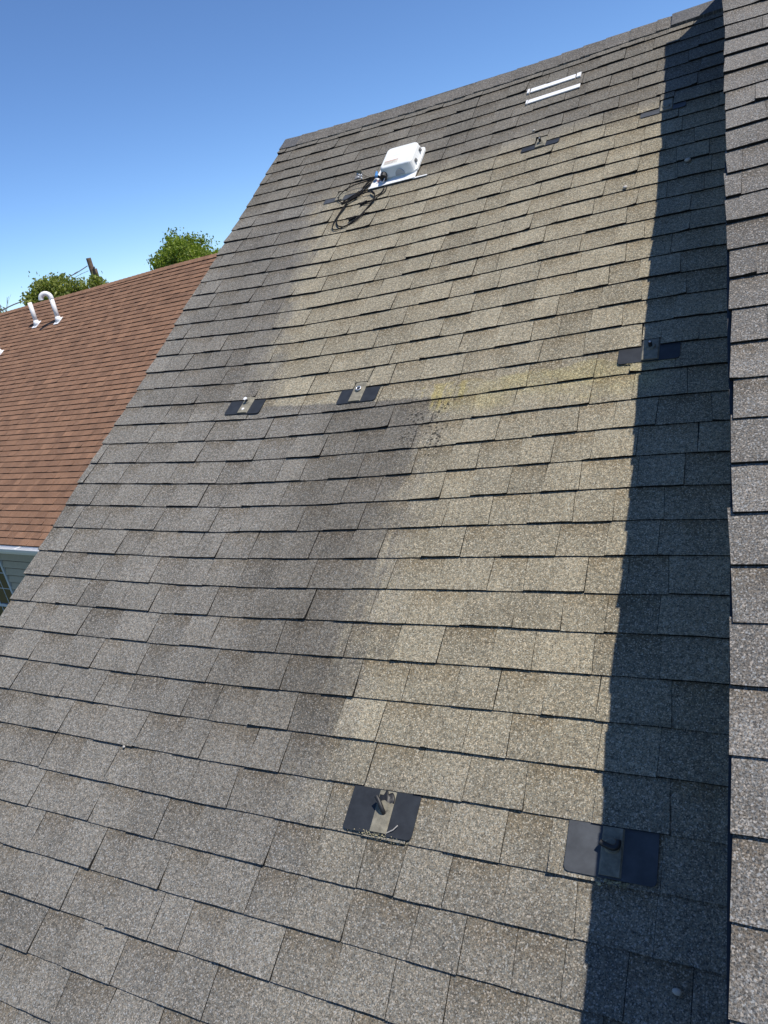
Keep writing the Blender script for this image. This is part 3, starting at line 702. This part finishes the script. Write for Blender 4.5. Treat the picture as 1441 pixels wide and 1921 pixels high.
# eave: fascia, gutter with straps
EH = 44.0305; EZ = -23.4474
MB().box(-165, -30, EH + .02, EH + .22, EZ - 1.2, EZ - .10, lambda p: BW(*p)).build('fascia', M['frame'], bh)
mb = MB()
gprof = [(EH - .02, EZ - .18), (EH - .02, EZ - .75), (EH - .55, EZ - .78), (EH - .72, EZ - .45), (EH - .82, EZ - .10), (EH - .95, EZ - .06), (EH - .95, EZ - .14), (EH - .88, EZ - .16), (EH - .80, EZ - .50), (EH - .60, EZ - .86), (EH - .0, EZ - .83), (EH + .03, EZ - .18)]
n = len(gprof); vs = [BW(a, h, z) for a in (-165, -30) for h, z in gprof]
gut = mesh('gutter', vs, [(i, (i + 1) % n, (i + 1) % n + n, i + n) for i in range(n)], M['white'], bh)
u = -99.6
while u < -60:
    MB().hexa([BW(u - .1, EH - .0, EZ - .12), BW(u + .1, EH - .0, EZ - .12), BW(u + .06, EH - .88, EZ - .06), BW(u - .14, EH - .88, EZ - .06), BW(u - .1, EH - .0, EZ - .08), BW(u + .1, EH - .0, EZ - .08), BW(u + .06, EH - .88, EZ - .01), BW(u - .14, EH - .88, EZ - .01)]).build('gutter_strap', M['white'], gut)
    u += 6.0
WH = EH + 2.2
WU0, WU1, WZ0, WZ1 = -98.3, -91.30, -40.0, -25.7
bw = MB().box(-160, -35, WH + .12, WH + .6, -41.9, EZ - .3, lambda p: BW(*p)).build('wall', M['lap_shade'], bh)
z = -41.6; i = 0
while z < EZ - 1.0:
    for a, b in (((-140, WU0 - .02), (WU1 + .02, -36)) if z + 1.06 > WZ0 and z < WZ1 else ((-140, -36),)):
        zt = min(z + 0.85, EZ - 1.0)  # gap bares the dark wall as a painted lap shadow
        MB().hexa([BW(a, WH - .16, z), BW(b, WH - .16, z), BW(b, WH + .11, z), BW(a, WH + .11, z), BW(a, WH + .07, zt), BW(b, WH + .07, zt), BW(b, WH + .11, zt), BW(a, WH + .11, zt)]).build('siding_board', M['siding'], bw)
    z += 1.06
MB().box(-160, -35, EH + .22, WH + .12, EZ - 1.10, EZ - 1.0, lambda p: BW(*p)).build('soffit', M['frame'], bh)
mb = MB(); pr = [(WH + .55, -41.9), (WH + .55, EZ + 0.6), (WH + 42.5, EZ + 26.0), (WH + 84, EZ + .6), (WH + 84, -41.9)]
mb.add([BW(a, h, z) for a in (-158, -37) for h, z in pr], [(0, 1, 2, 3, 4), (9, 8, 7, 6, 5)] + [(i, i + 5, (i + 1) % 5 + 5, (i + 1) % 5) for i in range(5)])
mb.build('wall', M['felt'], bh)
# window: frame, meeting rail, muntins, single panes
wd = MB()
f_ = .36
for x0, x1, z0, z1 in ((WU0, WU0 + f_, WZ0, WZ1), (WU1 - f_, WU1, WZ0, WZ1), (WU0 + f_, WU1 - f_, WZ1 - f_, WZ1), (WU0 + f_, WU1 - f_, WZ0, WZ0 + f_)):
    wd.box(x0, x1, WH - .22, WH + .10, z0, z1, lambda p: BW(*p))
win = wd.build('window', M['frame'], bh)
MB().box(WU0 + f_, WU1 - f_, WH - .14, WH + .09, -33.93, -33.53, lambda p: BW(*p)).build('meeting_rail', M['frame'], win)
ux = [WU0 + f_ + .01, -95.75, -93.62, WU1 - f_ - .01]; zx = [WZ0 + f_, -38.2, -35.93, -33.93]; zy = [-33.53, -31.12, -28.78, WZ1 - f_]
for zz in (zx, zy):
    for a in ux[1:3]: MB().box(a - .05, a + .05, WH - .03, WH + .03, zz[0], zz[-1], lambda p: BW(*p)).build('muntin', M['frame'], win)
    for c in zz[1:3]: MB().box(ux[0], ux[-1], WH - .024, WH + .024, c - .045, c + .045, lambda p: BW(*p)).build('muntin', M['frame'], win)
    for a0, a1 in zip(ux, ux[1:]):
        for z0, z1 in zip(zz, zz[1:]):
            MB().box(a0 + .06, a1 - .06, WH + .0, WH + .02, z0 + .05, z1 - .05, lambda p: BW(*p)).build('pane', M['glass'], win)
# vent pipes
def vent(u, v, h, label, hook):
    base = BS(u, v, .05); t = thing('vent_pipe', base, label, 'vent pipe', 'white vent pipes on the brown roof')
    r0 = .052
    vs = [BS(u - .62, v - .95, .12), BS(u + .62, v - .95, .12), BS(u + .62, v + .75, .10), BS(u - .62, v + .75, .10)]
    MB().hexa([p - BN * .03 * E for p in vs] + [p + BN * .03 * E for p in vs]).build('flashing', M['white'], t)
    MB().tube([base - BZ * .04, base + BZ * .10], [.085, .058], 16).build('collar', M['white'], t, True)
    top = base + BZ * h
    if not hook:
        MB().tube([base, top], r0, 16).build('pipe', M['pvc'], t, True)
    else:
        side = (-BU * 0.80 - BH * 0.60).normalized()
        MB().tube([base, top], r0, 16).build('pipe', M['pvc'], t, True)
        R_ = .118
        arc = [top + BZ * -.02] + [top + side * (R_ - R_ * math.cos(a)) + BZ * R_ * math.sin(a) for a in [math.pi * i / 14 * 1.02 for i in range(15)]]
        el = MB().tube(arc, r0 * 1.12, 16, cap=False).build('elbow', M['pvc'], t, True)
        e_ = arc[-1]; d_ = (arc[-1] - arc[-2]).normalized()
        MB().tube([e_ - d_ * .04, e_ - d_ * .035], r0 * 0.98, 16).build('bore', M['rubber'], t)
vent(-117.9, 43.95, .53, 'straight white vent pipe on the brown roof', False)
vent(-111.6, 43.75, .54, 'white vent pipe with gooseneck bend on the brown roof', True)
vent(-122.95, 37.6, .5, 'white vent pipe half out of frame at the left picture edge', False)

# ------------------------------------------------------------------ ground
tag(mesh('ground', [(-900, -700, 0), (900, -700, 0), (900, 900, 0), (-900, 900, 0)], [(0, 1, 2, 3)], M['lawn']), kind='structure')

# ------------------------------------------------------------------ trees, pole, wires
def tree(name, label, c, rad, mat, seed, nclump, leaf, per=40, group='trees behind the brown roof', lobes=None):
    r = random.Random(seed); c = Vector(c)
    t = thing(name, (c.x, c.y, 0), label, 'tree', group)
    tb = MB(); top = c.z + rad[2] * .3
    path = [Vector((c.x, c.y, -.1)), Vector((c.x + .1, c.y, c.z * .4)), Vector((c.x - .05, c.y + .1, top))]
    tb.tube(catmull(path, 5), [.24 - .19 * i / 10 for i in range(11)], 9)
    cl = []
    for i in range(nclump):
        while True:
            d = Vector((r.uniform(-1, 1), r.uniform(-1, 1), r.uniform(-1, 1)))
            if .25 < d.length < 1: break
        d = d.normalized() * (d.length ** .45)
        lob = 1 + .16 * math.sin(d.x * 5 + seed) * math.cos(d.y * 4 + seed * 2) + .10 * math.sin(d.z * 9 + d.x * 7)
        p = c + Vector((d.x * rad[0], d.y * rad[1], d.z * rad[2])) * lob
        cl.append(p)
        if i % 6 == 0:
            s_ = path[1].lerp(path[2], r.uniform(.2, 1)); tb.tube([s_, s_.lerp(p, .5) + Vector((0, 0, .1)), p], [.06, .04, .012], 5)
    for lc, lr in (lobes or []):
        for i in range(int(nclump * .12)):
            d = Vector((r.gauss(0, .5), r.gauss(0, .5), r.gauss(0, .5))); cl.append(Vector(lc) + d * lr)
        tb.tube([path[2], Vector(lc)], [.05, .012], 5)
    tb.build('trunk', M['bark'], t, True)
    vs, fs, tn = [], [], []
    for p in cl:
        ct = r.random(); cr = r.uniform(.6, 1.25) * leaf * 3.0
        for _ in range(per):
            q = p + Vector((r.gauss(0, .5), r.gauss(0, .5), r.gauss(0, .42))) * cr * .8
            a = Vector((r.gauss(0, 1), r.gauss(0, 1), r.gauss(0, .7) + .25)).normalized(); b = a.orthogonal().normalized()
            b = (Matrix.Rotation(r.uniform(0, 6.28), 3, a) @ b); c_ = a.cross(b); L = leaf * r.uniform(.6, 1.25)
            o = len(vs); vs += [q - b * L * .6, q + c_ * L * .32 + a * L * .1, q + b * L * .6, q - c_ * L * .32 + a * L * .1]
            fs += [(o, o + 1, o + 2), (o, o + 2, o + 3)]; tone = min(1, max(0, .25 + .5 * ct + r.gauss(0, .16))); tn += [tone] * 4
    mesh('crown', vs, fs, mat, t, attrs={'tone': tn})
tree('broadleaf_tree', 'round bright green tree rising behind the brown ridge by the grey rake', (-21.55, 26.2, CAMZ + .45), (1.45, 1.6, 1.85), M['leaf'], 3, 900, .115, 40)
tree('broadleaf_tree', 'glossy leaved tree behind the white vent pipes', (-20.30, 17.75, CAMZ - .12), (.58, .8, 1.52), M['leaf2'], 8, 420, .105, 36,
     lobes=[((-20.70, 17.28, CAMZ + .80), .12)])
tree('broadleaf_tree', 'small leafy tree top between the vent pipes and the utility pole', (-19.80, 18.33, CAMZ + .2), (.30, .36, .98), M['leaf2'], 12, 130, .105, 32)
tree('broadleaf_tree', 'low leafy tree top at the foot of the utility pole', (-19.32, 18.85, CAMZ + .1), (.34, .38, .98), M['leaf2'], 14, 130, .105, 32)
tree('broadleaf_tree', 'sliver of a darker tree top showing against the grey rake', (-21.45, 28.85, CAMZ + .75), (.35, .4, 1.0), M['leaf'], 21, 70, .10, 30)
tree('shrub_tree', 'tuft of leaves at the far left end of the brown ridge', (-31.9, 24.5, CAMZ + .5), (.7, .6, .6), M['leaf2'], 23, 60, .09, 30)
# bare tree at the left edge
bt = thing('bare_tree', (-31.6, 24.6, 0), 'thin bare leafless tree at the left edge of the sky', 'tree')
mb = MB(); r = random.Random(4)
def branch(p, d, L, rad, depth):
    q = p + d * L; mb.tube([p, p.lerp(q, .5) + Vector((r.uniform(-.04, .04), r.uniform(-.04, .04), 0)), q], [rad, rad * .8, rad * .6], 5)
    if depth:
        for k in range(3):
            d2 = (d + Vector((r.uniform(-.5, .5), r.uniform(-.5, .5), r.uniform(-.05, .3)))).normalized(); branch(p.lerp(q, r.uniform(.5, 1)), d2, L * r.uniform(.55, .75), rad * .55, depth - 1)
branch(Vector((-31.6, 24.6, 0)), Vector((.0, 0, 1)), 5.6, .07, 0)
branch(Vector((-31.6, 24.6, 5.6)), Vector((.02, 0, 1)), 1.1, .028, 3)
mb.build('trunk', M['bark'], bt)
# utility pole and wires
up = thing('utility_pole', (-32.25, 31.28, 0), 'weathered wooden utility pole behind the brown ridge', 'utility pole')
MB().tube([(-32.25, 31.28, -.1), (-32.25, 31.28, CAMZ + 2.95)], [.19, .13], 12).build('pole', M['wood'], up)
MB().box(-32.15, -31.95, 31.2, 31.36, CAMZ + 1.75, CAMZ + 2.35).build('bracket', M['wood'], up)
MB().tube([(-32.05, 31.25, CAMZ + 2.35), (-31.98, 31.22, CAMZ + 2.45)], .05, 8).build('insulator', M['wire'], up)
def wire(pts, rad, label, sag=.15):
    P = [Vector(p) for p in pts]; o = MB().tube(catmull(P, 6), rad, 6).build('overhead_wire', M['wire'], None, True)
    return tag(o, label, 'wire')
Wp = [(-32.37, 31.15, CAMZ + 2.566), (-30.755, 28.52, CAMZ + 2.123), (-27.957, 22.67, CAMZ + .87), (-26.8, 20.9, CAMZ + .877 - .25)]
WA, WB = (-27.859, 22.77, CAMZ + 1.186), (-27.655, 21.431, CAMZ + 0.948)
w1 = wire([Wp[0], Wp[1], (-29.3, 25.4, CAMZ + 1.66), WA, WB, (-24.5, 15, CAMZ - .2)], .024, 'thick overhead wire running from the pole down to the left')
MB().tube([Vector(Wp[0]).lerp(Vector(Wp[1]), .72), Vector(Wp[0]).lerp(Vector(Wp[1]), .92)], .035, 7).build('splice', M['wire'], w1)
wire([(-32.396, 31.147, CAMZ + 2.316), (-30.76, 28.53, CAMZ + 1.9644), (-29.4, 25.9, CAMZ + 1.3), (-26, 19, CAMZ + .1)], .011, 'thin overhead wire just below the thick one')
